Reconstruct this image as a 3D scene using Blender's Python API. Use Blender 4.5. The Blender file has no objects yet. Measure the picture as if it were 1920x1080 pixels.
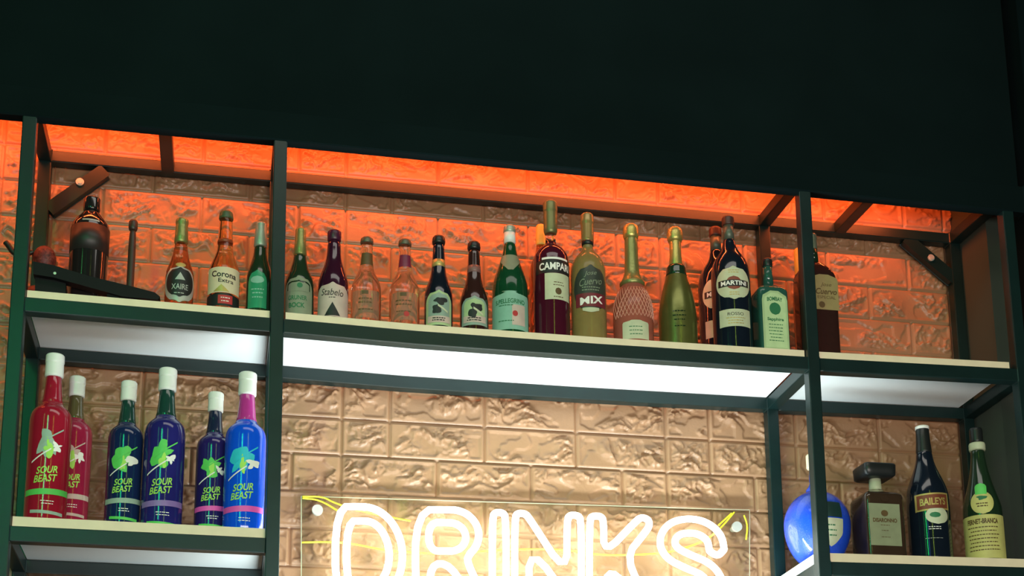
import bpy, bmesh, math, random
import numpy as np
from mathutils import Vector

random.seed(4)
C = bpy.context.scene.collection
SC = bpy.context.scene
ZS = 2.75            # height of the upper shelf board above the floor (m); script works with z = 0 there

# ------------------------------------------------------------------ camera
F, PAN, TILT, ROLL = 2627.8, .205067, .216802, -.0084489
CX, CY, CZ, SY = -.100639, -2.866248, -1.230027, .55
fwd = Vector((math.sin(PAN)*math.cos(TILT), math.cos(PAN)*math.cos(TILT), math.sin(TILT)))
rgt = Vector((math.cos(PAN), -math.sin(PAN), 0))
upv = rgt.cross(fwd)
r1 = rgt*math.cos(ROLL) + upv*math.sin(ROLL)
u1 = upv*math.cos(ROLL) - rgt*math.sin(ROLL)
cam_d = bpy.data.cameras.new('camera'); cam = bpy.data.objects.new('camera', cam_d); C.objects.link(cam)
cam_d.sensor_width = 36; cam_d.lens = F/1920*36; cam_d.shift_y = SY*1000/1920
cam_d.clip_start = .05; cam_d.clip_end = 60
from mathutils import Matrix
M = Matrix((r1, u1, -fwd)).transposed().to_4x4(); M.translation = (CX, CY, CZ+ZS); cam.matrix_world = M
SC.camera = cam

def at(px, py, Y):
    """photo pixel -> point at the real depth Y (wall is Y=.30, front of the frame Y=0)"""
    d = fwd + r1*((px-960)/F) - u1*((py-540-1000*SY)/F)
    t = (Y-CY)/d.y
    return Vector((CX, CY, CZ)) + d*t
def mpp(px, py, Y):
    d = fwd + r1*((px-960)/F) - u1*((py-540-1000*SY)/F)
    return (Y-CY)/d.y/F

# ------------------------------------------------------------------ materials
_m = {}
def mat(name, col, rough=.45, metal=0., trans=0., ior=1.45, spec=.5, emis=None, es=0., var=.08, vs=40., coat=0., bump=0., bscale=200., alpha=1.):
    if name in _m: return _m[name]
    m = bpy.data.materials.new(name); m.use_nodes = True; _m[name] = m
    nt = m.node_tree; b = nt.nodes['Principled BSDF']
    tc = nt.nodes.new('ShaderNodeTexCoord'); nz = nt.nodes.new('ShaderNodeTexNoise')
    nz.inputs['Scale'].default_value = vs; nz.inputs['Detail'].default_value = 3
    nt.links.new(tc.outputs['Object'], nz.inputs['Vector'])
    rp = nt.nodes.new('ShaderNodeValToRGB'); rp.color_ramp.elements[0].position = .3; rp.color_ramp.elements[1].position = .7
    rp.color_ramp.elements[0].color = [max(0, c*(1-var)) for c in col]+[1]
    rp.color_ramp.elements[1].color = [min(1, c*(1+var)) for c in col]+[1]
    nt.links.new(nz.outputs['Fac'], rp.inputs['Fac']); nt.links.new(rp.outputs['Color'], b.inputs['Base Color'])
    b.inputs['Roughness'].default_value = rough; b.inputs['Metallic'].default_value = metal
    b.inputs['Transmission Weight'].default_value = trans; b.inputs['IOR'].default_value = ior
    b.inputs['Specular IOR Level'].default_value = spec; b.inputs['Coat Weight'].default_value = coat
    b.inputs['Alpha'].default_value = alpha
    if emis: b.inputs['Emission Color'].default_value = list(emis)+[1]; b.inputs['Emission Strength'].default_value = es
    if bump:
        n2 = nt.nodes.new('ShaderNodeTexNoise'); n2.inputs['Scale'].default_value = bscale; n2.inputs['Detail'].default_value = 4
        bp = nt.nodes.new('ShaderNodeBump'); bp.inputs['Strength'].default_value = bump; bp.inputs['Distance'].default_value = .002
        nt.links.new(tc.outputs['Object'], n2.inputs['Vector']); nt.links.new(n2.outputs['Fac'], bp.inputs['Height'])
        nt.links.new(bp.outputs['Normal'], b.inputs['Normal'])
    return m

WALL = mat('copper_tan_foam_brick', (.33, .176, .092), rough=.36, var=.10, vs=9, bump=.25, bscale=160, spec=.5)
STEEL = mat('black_green_painted_steel', (.004, .016, .015), rough=.38, spec=.42, var=.15, vs=14, bump=.06, bscale=120)
BULK = mat('matt_black_paint', (.0035, .0085, .0088), rough=.9, spec=.04, var=.15, vs=3)
BOARD = mat('white_melamine', (.82, .84, .83), rough=.4, var=.02, vs=8)
EDGE = mat('warm_light_edge_tint', (.80, .69, .49), rough=.5, var=.05, vs=30)  # cream paints in the warm light on the white board's edge
PILLAR = mat('olive_grey_wall_paint', (.055, .068, .052), rough=.8, spec=.2, var=.1, vs=4)
FLOORM = mat('dark_floor_tile', (.02, .02, .022), rough=.4, var=.2, vs=2)
NEON = mat('white_neon_tube', (1, 1, 1), rough=.4, emis=(.96, 1, .90), es=8., var=0)
ACRYL = mat('clear_acrylic', (.97, 1, .97), rough=.03, trans=1., ior=1.1, var=0, spec=.3)
WIREM = mat('yellow_cable', (.85, .78, .03), rough=.4, var=.05)
CHROME = mat('bright_screw_steel', (.62, .62, .54), rough=.4, metal=.5)
WHITE = mat('white_print', (.80, .80, .74), rough=.5, var=.03)
BLACKP = mat('black_print', (.012, .014, .014), rough=.5)
CREAM = mat('cream_label_paper', (.62, .54, .36), rough=.55, var=.06)

# ------------------------------------------------------------------ mesh helpers
def finish(name, bm, m, parent=None, origin=None, smooth=False, bevel=0.):
    me = bpy.data.meshes.new(name)
    if bevel:
        bmesh.ops.bevel(bm, geom=[e for e in bm.edges if e.calc_face_angle(0) > .6], offset=bevel, segments=2, affect='EDGES', profile=.6)
    bmesh.ops.recalc_face_normals(bm, faces=bm.faces)
    bm.to_mesh(me); bm.free()
    me.materials.append(m)
    if smooth: me.polygons.foreach_set('use_smooth', [True]*len(me.polygons))
    o = bpy.data.objects.new(name, me); C.objects.link(o)
    if parent is not None: o.parent = parent
    else:
        og = Vector(origin) if origin is not None else Vector((0, 0, 0))
        o.location = og + Vector((0, 0, ZS))
    return o
def tag(o, label=None, cat=None, group=None, kind=None):
    for k, v in (('label', label), ('category', cat), ('group', group), ('kind', kind)):
        if v: o[k] = v
    return o
def thing(name, loc, label, cat, group=None):
    o = bpy.data.objects.new(name, None); C.objects.link(o); o.location = Vector(loc)+Vector((0, 0, ZS)); o.empty_display_size = .05
    return tag(o, label, cat, group)
def box(bm, x0, x1, y0, y1, z0, z1):
    v = [bm.verts.new(p) for p in ((x0,y0,z0),(x1,y0,z0),(x1,y1,z0),(x0,y1,z0),(x0,y0,z1),(x1,y0,z1),(x1,y1,z1),(x0,y1,z1))]
    for f in ((0,3,2,1),(4,5,6,7),(0,1,5,4),(1,2,6,5),(2,3,7,6),(3,0,4,7)): bm.faces.new([v[i] for i in f])
def hexa(bm, pts):
    v = [bm.verts.new(p) for p in pts]
    for f in ((0,3,2,1),(4,5,6,7),(0,1,5,4),(1,2,6,5),(2,3,7,6),(3,0,4,7)): bm.faces.new([v[i] for i in f])
def sweep(bm, secs):
    """join a list of equal-length cross sections into a closed prism"""
    R = [[bm.verts.new(p) for p in s] for s in secs]; n = len(R[0])
    for a, b in zip(R, R[1:]):
        for i in range(n): bm.faces.new((a[i], a[(i+1) % n], b[(i+1) % n], b[i]))
    bm.faces.new(R[0]); bm.faces.new(R[-1][::-1])
def prism_y(bm, pts, y0, y1):
    sweep(bm, [[(x, y0, z) for x, z in pts], [(x, y1, z) for x, z in pts]])
def cyl(bm, c, r, y0, y1, n=20):
    prism_y(bm, [(c[0]+r*math.cos(2*math.pi*i/n), c[1]+r*math.sin(2*math.pi*i/n)) for i in range(n)], y0, y1)
def chaikin(p, it=2, closed=False):
    p = [Vector(q) for q in p]
    for _ in range(it):
        q = []
        n = len(p)
        for i in range(n if closed else n-1):
            a, b = p[i], p[(i+1) % n]; q += [a*.75+b*.25, a*.25+b*.75]
        p = q if closed else [p[0]]+q+[p[-1]]
    return p
def tube(bm, pts, r, closed=False, n=10):
    pts = [Vector(p) for p in pts]; N = len(pts); rings = []
    prev = None
    for i, p in enumerate(pts):
        a = pts[i-1] if (i or closed) else p
        b = pts[(i+1) % N] if (i < N-1 or closed) else p
        t = (b-a).normalized()
        ref = Vector((0, 1, 0)) if abs(t.y) < .9 else Vector((1, 0, 0))
        s = t.cross(ref).normalized(); q = s.cross(t)
        rings.append([bm.verts.new(p + s*r*math.cos(2*math.pi*k/n) + q*r*math.sin(2*math.pi*k/n)) for k in range(n)])
    for i in range(N if closed else N-1):
        A, B = rings[i], rings[(i+1) % N]
        for k in range(n): bm.faces.new((A[k], A[(k+1) % n], B[(k+1) % n], B[k]))
    if not closed: bm.faces.new(rings[0][::-1]); bm.faces.new(rings[-1])

# ------------------------------------------------------------------ the setting
def lerp_knots(K, x):
    if x <= K[0][0]: return K[0][1]
    for (a, za), (b, zb) in zip(K, K[1:]):
        if x <= b: return za + (zb-za)*(x-a)/(b-a)
    return K[-1][1]
UP = [(-.531,.0050),(-.028,-.0018),(0,-.0022),(.287,-.0080),(.701,-.0076),(1.2,-.0030),(1.239,-.0040),(1.729,.0048)]
LO = [(-.528,-.4846),(-.025,-.4880),(1.234,-.4894),(1.74,-.4836)]
SLOPE = .04
def zs(x, y, K): return lerp_knots(K, x) - SLOPE*(y-.015)

def gnoise(x, y, seed):
    rs = np.random.RandomState(seed); ang = rs.rand(256)*2*np.pi; perm = rs.permutation(256)
    xi = np.floor(x).astype(int); yi = np.floor(y).astype(int); fx = x-xi; fy = y-yi
    u = fx*fx*fx*(fx*(fx*6-15)+10); v = fy*fy*fy*(fy*(fy*6-15)+10)
    def g(ix, iy, dx, dy):
        a = ang[perm[(perm[ix & 255]+iy) & 255]]; return np.cos(a)*dx+np.sin(a)*dy
    n00 = g(xi, yi, fx, fy); n10 = g(xi+1, yi, fx-1, fy); n01 = g(xi, yi+1, fx, fy-1); n11 = g(xi+1, yi+1, fx-1, fy-1)
    return (n00*(1-u)+n10*u)*(1-v)+(n01*(1-u)+n11*u)*v
def sstep(a, b, x): t = np.clip((x-a)/(b-a), 0, 1); return t*t*(3-2*t)
def build_wall():
    x0, x1, z0, z1, st = -.90, 1.772, -.82, .72, .0032
    nx = int((x1-x0)/st)+1; nz = int((z1-z0)/st)+1
    X, Z = np.meshgrid(np.linspace(x0, x1, nx), np.linspace(z0, z1, nz))
    k = np.floor((Z+.14)/.09); fz = (Z+.14)-k*.09
    S, L = .80, .80/3.5
    odd = np.where(k >= 0, np.mod(k, 2) == 1, np.mod(k, 2) == 0)      # the half brick stands last in these rows
    sh = np.floor((X-.15)/S); fx = X-.15-sh*S
    fx2 = np.where(odd, fx, fx+L/2)
    bi = np.floor(fx2/L); lo = np.maximum(bi*L, np.where(odd, 0, L/2)); hi = np.minimum((bi+1)*L, np.where(odd, S, S+L/2))
    dx = np.minimum(fx2-lo, hi-fx2); dz = np.minimum(fz, .09-fz); d = np.minimum(dx, dz)
    bid = k*37+sh*11+bi*5
    ox, oz = np.mod(bid*12.9898, 17.3), np.mod(bid*7.233, 13.1)
    U, V = X+ox, Z+oz
    wx = gnoise(U*16, V*16, 1)*.045+gnoise(U*70, V*70, 7)*.006; wz = gnoise(U*16+9, V*16+4, 2)*.045+gnoise(U*70+5, V*70, 8)*.006
    n1 = gnoise((U+wx)*15, (V+wz)*27, 3); n2 = gnoise((U+wx)*30+3, (V+wz)*46, 4); n3 = gnoise((U-wx)*62, (V+wz)*84, 5)
    rid = np.maximum(0, 1-np.abs(n1-.04)*11); rid2 = np.maximum(0, 1-np.abs(n2+.03)*8)
    keep = sstep(-.22, .10, gnoise(U*9+2, V*14, 6))                 # parts of a brick face stay smooth
    m = sstep(.008, .013, d); m2 = sstep(.012, .026, d)
    h = .0085*sstep(.0008, .0042, d) + m*(.0036*sstep(-.04, .02, n1) + keep*(.0034*sstep(.04, .09, n2)*m2 + .0032*sstep(.02, .10, n3) + .0056*rid + .0042*rid2*m2) - .0038)
    Y = .3065-h
    co = np.stack([X, Y, Z], -1).reshape(-1, 3).astype(np.float32)
    ii = np.arange(nx*nz).reshape(nz, nx)
    q = np.stack([ii[:-1,:-1], ii[:-1,1:], ii[1:,1:], ii[1:,:-1]], -1).reshape(-1, 4)
    ex = np.array([(-3,.308,-2.75),(1.80,.308,-2.75),(1.80,.308,1.6),(-3,.308,1.6)], np.float32)   # the wall beyond the panels
    q = np.concatenate([q, [[nx*nz+i for i in range(4)]]]); co = np.concatenate([co, ex])
    me = bpy.data.meshes.new('wall_back'); me.vertices.add(len(co)); me.vertices.foreach_set('co', co.ravel())
    me.loops.add(q.size); me.loops.foreach_set('vertex_index', q.ravel().astype(np.int32))
    me.polygons.add(len(q)); me.polygons.foreach_set('loop_start', np.arange(0, q.size, 4, dtype=np.int32))
    me.polygons.foreach_set('loop_total', np.full(len(q), 4, np.int32)); me.polygons.foreach_set('use_smooth', np.ones(len(q), bool))
    me.update(calc_edges=True); me.validate(); me.materials.append(WALL)
    o = bpy.data.objects.new('wall_back', me); C.objects.link(o); o.location = (0, 0, ZS)
    tag(o, 'copper tan foam brick wall behind the bar shelves', 'wall', kind='structure')
build_wall()
def slab(name, m, label, cat, *b):
    bm = bmesh.new(); box(bm, *b); return tag(finish(name, bm, m), label, cat, kind='structure')
slab('floor', FLOORM, 'dark floor of the bar', 'floor', -3, 3.2, -4.5, .5, -2.80, -2.75)
slab('ceiling', BULK, 'black ceiling above the bar', 'ceiling', -3, 3.2, -4.5, .5, 1.60, 1.66)
slab('trim_1', BULK, 'matt black bulkhead over the shelf unit', 'bulkhead', -3, 1.79, .004, .028, .462, 1.60)
slab('trim_2', BULK, 'black lid of the light cove behind the bulkhead', 'bulkhead', -3, 1.773, .028, .222, .578, .595)
slab('wall_right', PILLAR, 'olive grey wall nib at the right end of the brick', 'wall', 1.774, 1.90, .135, .36, -2.75, 1.60)
slab('wall_side', BULK, 'black side wall in the dark at the far right', 'wall', 1.835, 1.90, -3.2, .135, -2.75, 1.60)

# ------------------------------------------------------------------ steel frame
T = .029
frame = thing('steel_shelf_frame', (.6, .14, -2.75), 'black welded steel tube frame of the bar shelf unit against the brick wall', 'shelf frame')
FO = Vector((.6, .14, -2.75))
def fpart(name, bm, m=STEEL, bevel=.002, parent=None):
    bmesh.ops.translate(bm, verts=bm.verts, vec=-FO); return finish(name, bm, m, parent or frame, bevel=bevel)
P = {1: (-.5650, -.5600), 2: (-.0340, -.0265), 3: (1.2052, 1.2010), 4: (1.7400, 1.7390)}   # left edge at z=.39 and z=-.5
def pxl(i, z): a, b = P[i]; return b + (a-b)*(z+.5)/.89
for i in P:
    for y0 in (0, .255):
        bm = bmesh.new(); zt, zb = .461, -2.75
        a, b = pxl(i, zt), pxl(i, -.75)
        sweep(bm, [[(x, y0, z), (x+T, y0, z), (x+T, y0+T, z), (x, y0+T, z)] for x, z in ((b, zb), (b, -.75), (a, zt))])
        fpart('post', bm)
def xbeam(name, K, xs_, y0, y1, dtop, dbot, off=0.):
    bm = bmesh.new()
    sweep(bm, [[(x, y0, lerp_knots(K, x)+off+dbot), (x, y1, lerp_knots(K, x)+off+dbot), (x, y1, lerp_knots(K, x)+off+dtop), (x, y0, lerp_knots(K, x)+off+dtop)] for x in xs_])
    return fpart(name, bm)
FLAT = [(-2, 0), (3, 0)]
xbeam('header_beam', FLAT, [-1.2, 1.80], -.003, .0285, .466, .3965).data.materials[0] = BULK
xbeam('back_rail', FLAT, [pxl(1,.4)+T, pxl(4,.4)], .255, .284, .4605, .4325)
def bays(i, j, K, zz):
    xs_ = [pxl(i, zz)+T-.001] + [k[0] for k in K if pxl(i, zz)+T < k[0] < pxl(j, zz)] + [pxl(j, zz)+.001]
    return xs_
TH = .0205
for (i, j) in ((1,2),(2,3),(3,4)):
    xbeam('front_beam', UP, bays(i,j,UP,-.04), 0, T, -TH-.0008, -TH-.033)
    xbeam('back_rail', UP, bays(i,j,UP,-.04), .255, .284, -TH-.0016, -TH-.0315, off=-SLOPE*.24)
for (i, j) in ((1,2),(3,4)):
    xbeam('front_beam', LO, bays(i,j,LO,-.52), 0, T, -TH-.0028, -TH-.035)
    xbeam('back_rail', LO, bays(i,j,LO,-.52), .255, .284, -TH-.0036, -TH-.0335, off=-SLOPE*.24)
def strut(x, zf, zb, h=T):
    bm = bmesh.new(); y0, y1 = T-.001, .256
    hexa(bm, [(x,y0,zf-h),(x+T,y0,zf-h),(x+T,y1,zb-h),(x,y1,zb-h),(x,y0,zf),(x+T,y0,zf),(x+T,y1,zb),(x,y1,zb)])
    fpart('strut', bm)
for x in (pxl(1,.4), -.2875, pxl(2,.4), pxl(3,.4), 1.413, pxl(4,.4)): strut(x, .461, .4605)
for i in P:
    x = pxl(i, -.04); c = x+T/2; strut(x, zs(c,T,UP)-TH-.0012, zs(c,.255,UP)-TH-.0012)
    x = pxl(i, -.52); c = x+T/2; strut(x, zs(c,T,LO)-TH-.0032, zs(c,.255,LO)-TH-.0032)
for pa, pb, pc in (((92,392),(196,319),(150,342)), ((1700,446),(1790,522),(1745,484))):
    a, b, c = (at(p[0], p[1], .257) for p in (pa, pb, pc))
    n = Vector((-(b.z-a.z), 0, b.x-a.x)).normalized()*.0145
    bm = bmesh.new(); prism_y(bm, [(q.x, q.z) for q in (a-n, b-n, b+n, a+n)], .257, .279)
    br = fpart('brace', bm)
    bm = bmesh.new(); cyl(bm, (c.x, c.z), .0085, .2535, .2575, 18); cyl(bm, (c.x, c.z), .0055, .250, .2545, 6)
    bo = fpart('bolt', bm, CHROME, .0008); bo.parent = br; bo['label'] = 'bright steel bolt head'

# ------------------------------------------------------------------ shelf boards
def board(K, x0, x1, th, label, tab=None):
    o0 = Vector(((x0+x1)/2, .15, lerp_knots(K, (x0+x1)/2)))
    t = thing('shelf_board', o0, label, 'shelf board', 'shelf boards of the bar unit')
    xs_ = [x0]+[k[0] for k in K if x0+.01 < k[0] < x1-.01]+[x1]
    bm = bmesh.new(); sweep(bm, [[Vector((x, y, zs(x,y,K)-d))-o0 for y, d in ((.0165,th),(.284,th),(.284,0),(.0165,0))] for x in xs_])
    if tab:                                                         # the board runs on between the posts
        hexa(bm, [Vector((x, y, zs(x,y,K)-d))-o0 for d in (th, 0) for x, y in ((tab,.031),(x0,.031),(x0,.252),(tab,.252))])
    finish('panel', bm, BOARD, t, bevel=.0006)
    bm = bmesh.new(); sweep(bm, [[Vector((x, y, zs(x,y,K)-d))-o0 for y, d in ((.015,th),(.0165,th),(.0165,0),(.015,0))] for x in xs_])
    finish('warm_edge_tint', bm, EDGE, t)['label'] = 'front edge strip tinted cream for the warm light on it'
board(UP, pxl(1,0)+T+.001, pxl(2,0)-.001, TH, 'short white shelf board in the upper left bay, under the small beer bottles and shaker')
board(UP, pxl(2,0)+T+.004, pxl(3,0)-.002, TH, 'long white shelf board over the neon sign, carrying the main row of bottles')
board(UP, pxl(3,0)+T+.001, 1.729, TH, 'short white shelf board in the upper right bay, nearly empty')
board(LO, pxl(1,-.5)+T+.001, pxl(2,-.5)-.001, TH+.002, 'white shelf board in the lower left bay under the red and blue liqueur bottles')
board(LO, pxl(3,-.5)+T+.004, pxl(4,-.5)-.001, TH+.002, 'white shelf board in the lower right bay under the round blue bottle', tab=pxl(3,-.5)+.002)

# ------------------------------------------------------------------ neon sign
SYD = .258
so = at(985, 1030, SYD)
sign = thing('neon_sign', so, 'glowing white neon sign reading DRINKS on a clear panel on the brick wall', 'neon sign')
def sp(px, v, Y=SYD):
    py = 948 + v + .036*(px-629)*(1-v/420)
    return at(px, py, Y)-so
def npart(name, bm, m, smooth=True, parent=sign): return finish(name, bm, m, parent, smooth=smooth)
def arc(cx, cy, rx, ry, a0, a1, n=8):
    return [(cx+rx*math.cos(math.radians(a0+(a1-a0)*i/n)), cy-ry*math.sin(math.radians(a0+(a1-a0)*i/n))) for i in range(n+1)]
letters = {
 'D': [[(629,182),(629,2)]+[(680,0)]+arc(683,91,72,91,80,-80,12)+[(680,182)], [(650,156),(650,28)]+[(684,27)]+arc(684,91,46,65,75,-75,10)+[(684,156)]],
 'R': [[(779,182),(779,2),(848,0)]+arc(850,47,48,47,80,-50,8)+[(874,98),(914,176),(902,186),(886,180),(846,104),(806,104),(806,182)], [(804,80),(804,25),(845,25)]+arc(846,52,28,27,80,-80,6)+[(845,79)]],
 'I': [[(923,182),(923,10),(929,2),(942,2),(949,10),(949,182),(943,188),(929,188)]],
 'N': [[(965,182),(965,10),(971,2),(984,2),(992,10),(1063,122),(1063,10),(1069,2),(1083,2),(1090,10),(1090,182),(1078,184),(992,60),(992,182),(986,188),(971,188)]],
 'K': [[(1105,182),(1105,10),(1111,2),(1126,2),(1132,10),(1132,78),(1193,8),(1204,1),(1216,6),(1218,16),(1212,28),(1170,84),(1224,174),(1216,186),(1200,184),(1152,106),(1132,128),(1132,182),(1126,188),(1111,188)]],
}
ctr = chaikin([(1344,62,0),(1340,36,0),(1318,18,0),(1290,14,0),(1262,22,0),(1249,46,0),(1258,70,0),(1290,86,0),(1326,100,0),(1344,128,0),(1336,156,0),(1308,172,0),(1280,170,0),(1256,156,0),(1250,132,0)], 2)
L_, R_ = [], []
for i, p in enumerate(ctr):
    t = (ctr[min(i+1, len(ctr)-1)]-ctr[max(i-1, 0)]).normalized(); n = Vector((-t.y, t.x, 0))*14
    L_.append(p+n); R_.append(p-n)
e0 = (ctr[0]-ctr[1]).normalized()*12; e1 = (ctr[-1]-ctr[-2]).normalized()*12
letters['S'] = [[(p.x, p.y) for p in [ctr[0]+e0]+L_+[ctr[-1]+e1]+R_[::-1]]]
for ch, paths in letters.items():
    bm = bmesh.new()
    for pth in paths:
        pts = chaikin([sp(*p) for p in pth], 2, True)
        tube(bm, pts, .0082, True, 12)
    npart('letter', bm, NEON)
pc = [at(565,930,.272), at(1406,956,.272), at(1406,1200,.272), at(565,1190,.272)]
bm = bmesh.new(); prism_y(bm, [((p-so).x, (p-so).z) for p in pc], .2715-so.y, .2755-so.y)
panel = npart('backing_panel', bm, ACRYL, False); panel['label'] = 'clear acrylic sheet behind the letters'
bm = bmesh.new(); prev = [p-so for p in pc]
for a, b_ in zip(prev, prev[1:]+prev[:1]):
    tube(bm, [Vector((p.x, .2735-so.y, p.z)) for p in (a, b_)], .0010, False, 6)
npart('panel_edge', bm, mat('edge_glow_tint', (.85, .85, .62), rough=.6, var=.05), False, panel)['label'] = 'pale strip painted as the glowing edge of the clear sheet'  # pale colour stands in for the edge-lit glow of the acrylic
for p in ((595,957),(1381,988)):
    c = at(p[0], p[1], .268)-so
    bm = bmesh.new(); cyl(bm, (c.x, c.z), .0125, .262-so.y, .2712-so.y, 24); cyl(bm, (c.x, c.z), .007, .2758-so.y, .297-so.y, 16)
    npart('standoff', bm, CHROME, False)
for pts in ([(566,1017),(615,1016),(660,1019),(725,1033),(830,1040),(960,1030),(1060,1030),(1130,1042),(1195,1040),(1240,1038),(1285,1028),(1325,1012),(1350,992),(1377,960)],
            [(567,931),(606,931),(628,944),(690,962),(770,977)], [(567,934),(600,937),(640,962)],
            [(1347,985),(1372,962)], [(1395,966),(1402,985),(1399,1012)]):
    bm = bmesh.new(); tube(bm, chaikin([at(x, y, .2670)-so for x, y in pts], 2), .0021, False, 6)
    npart('cable', bm, WIREM)

# ------------------------------------------------------------------ bottles
def textmesh(s, shear=0., bold=0.):
    cu = bpy.data.curves.new('lettering_curve', 'FONT'); cu.body = s; cu.size = 1; cu.shear = shear; cu.offset = bold
    cu.align_x = 'CENTER'; cu.resolution_u = 4
    o = bpy.data.objects.new('lettering_curve', cu); C.objects.link(o)
    dg = bpy.context.evaluated_depsgraph_get(); dg.update()
    me = bpy.data.meshes.new_from_object(o.evaluated_get(dg))
    bpy.data.objects.remove(o); bpy.data.curves.remove(cu)
    v = [tuple(p.co) for p in me.vertices]; f = [tuple(p.vertices) for p in me.polygons]; bpy.data.meshes.remove(me)
    xs_ = [p[0] for p in v]; ys_ = [p[1] for p in v]; x0, x1, y0, y1 = min(xs_), max(xs_), min(ys_), max(ys_)
    return [((p[0]-(x0+x1)/2)/(x1-x0), (p[1]-(y0+y1)/2)/(y1-y0)) for p in v], f

SHAPES = {
 'rect': lambda v: 1., 'oval': lambda v: math.sqrt(max(0, 1-(2*v-1)**2)),
 'arch': lambda v: 1. if v < .62 else math.sqrt(max(0, 1-((v-.62)/.38)**2)),
 'shallow': lambda v: 1. if v < .86 else math.sqrt(max(0, 1-((v-.86)/.14)**2*.9)),
 'shield': lambda v: min(1., (v/.45)**.7) if v < .45 else 1.,
 'neckv': lambda v: .55+.45*math.sin(math.pi*min(1, v*1.05+.25))*(1 if v > .15 else .8),
 'tri': lambda v: 1-v, 'trap': lambda v: 1-.25*v,
 'splash': lambda v: .35+.65*abs(math.sin(2.2*v+.6))*(.8+.2*math.sin(17*v)),
 'wedge': lambda v: .15+.85*v,
}
class Bottle:
    def __init__(self, name, label, cx, yref, Y, K, cat='bottle', group=None, sq=None, rot=0., lift=.0004):
        self.cx, self.yref, self.Y, self.K = cx, yref, Y, K
        p = at(cx, yref, Y); self.x = p.x
        self.zb = zs(p.x, Y, K)+lift
        self.o = Vector((p.x, Y, self.zb)); self.t = thing(name, self.o, label, cat, group)
        self.az = math.atan2(p.x-CX, Y-CY); self.sq = sq; self.rot = rot
        self.prof = []
    def zpx(self, y, dy=0.): return at(self.cx, y, self.Y+dy).z - self.zb
    def m(self, y): return mpp(self.cx, y, self.Y)
    def radius(self, z):
        pr = self.prof
        for (a, za), (b, zb) in zip(pr, pr[1:]):
            lo, hi = min(za, zb), max(za, zb)
            if lo-1e-9 <= z <= hi+1e-9 and hi > lo: return a+(b-a)*(z-za)/(zb-za)
        return pr[-1][0] if z < pr[-1][1] else pr[0][0]
    def shape(self, th, r):
        """point on the cross-section: round, or a rounded rectangle for the square bottles"""
        c, s = math.sin(th), -math.cos(th)
        if not self.sq: return c*r, s*r
        n, dep = self.sq
        k = (abs(c)**n+abs(s)**n)**(-1/n); return c*k*r, s*k*r*dep
    def lathe(self, name, prof, m, seg=40, parent=None, base=False, cut=2, round_=False):
        """prof: (photo y, half width in px), top to bottom; base=True carries it down to the shelf"""
        pr = [(hw*self.m(y), self.zpx(y)) for y, hw in prof]
        if base: pr = [q for q in pr if q[1] > .004]; pr += [(pr[-1][0], .004), (pr[-1][0]*.95, .0), (0, .0)]
        else: pr += [(0, pr[-1][1])]
        if pr[0][0] > 1e-6: pr = [(0, pr[0][1])]+pr
        if cut == 1:                                                     # caps keep crisp shoulders
            q = [Vector((a, b, 0)) for a, b in pr]; w = []
            for i in range(1, len(q)): w += [q[i-1].lerp(q[i], .1), q[i-1].lerp(q[i], .9)]
            pr = [(p.x, p.y) for p in [q[0]]+w+[q[-1]]]
        elif cut: pr = [(p.x, p.y) for p in chaikin([(a, b, 0) for a, b in pr], cut)]
        self.prof = [q for q in pr] if base else self.prof
        sq = self.sq if not round_ else None
        keep = self.sq; self.sq = sq
        bm = bmesh.new(); rings = []
        for r, z in pr:
            if r < 1e-5: rings.append([bm.verts.new((0, 0, z))])
            else: rings.append([bm.verts.new((*self.shape(2*math.pi*k/seg, r), z)) for k in range(seg)])
        for A, B in zip(rings, rings[1:]):
            for k in range(seg):
                k2 = (k+1) % seg
                if len(A) == 1 and len(B) == 1: continue
                if len(A) == 1: bm.faces.new((A[0], B[k], B[k2]))
                elif len(B) == 1: bm.faces.new((A[k], B[0], A[k2]))
                else: bm.faces.new((A[k], B[k], B[k2], A[k2]))
        self.sq = keep
        return finish(name, bm, m, parent or self.t, smooth=True)
    def surf(self, phi, s, z, off):
        r = self.radius(z)
        if self.sq: return (s, -r*self.sq[1]-off, z)
        th = phi+s/max(r, .006)
        return ((r+off)*math.sin(th), -(r+off)*math.cos(th), z)
    def phi(self, dx, y):
        r = max(self.radius(self.zpx(y)), .006); q = max(-.97, min(.97, dx*self.m(y)/r))
        return math.asin(q)-self.az
    def label(self, name, m, dx, hw, y0, y1, shape='rect', off=.0006, parent=None, nu=14, nv=12, tilt=0.):
        """a printed label wrapped on the glass; dx, hw, y0 (top), y1 (bottom) measured in the photo"""
        ym = (y0+y1)/2; zt, zb = self.zpx(y0, -.02), self.zpx(y1, -.02)
        zb = max(zb, .0015); w = hw*self.m(ym)
        if self.sq: phi, ww, sc = 0, w, dx*self.m(ym)
        else:
            r = max(self.radius((zt+zb)/2), .006); phi = self.phi(dx, ym)
            ww = r*math.asin(min(.995, w/r)); sc = 0
        bm = bmesh.new(); rows = []
        fn = SHAPES[shape]
        for j in range(nv+1):
            v = j/nv; ws = max(.02, fn(v))*ww
            rows.append([bm.verts.new(self.surf(phi, sc+ws*(2*i/nu-1), zb+(zt-zb)*v+tilt*ws*(2*i/nu-1), off)) for i in range(nu+1)])
        for A, B in zip(rows, rows[1:]):
            for i in range(nu): bm.faces.new((A[i], A[i+1], B[i+1], B[i]))
        return finish(name, bm, m, parent or self.t, smooth=True)
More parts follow.
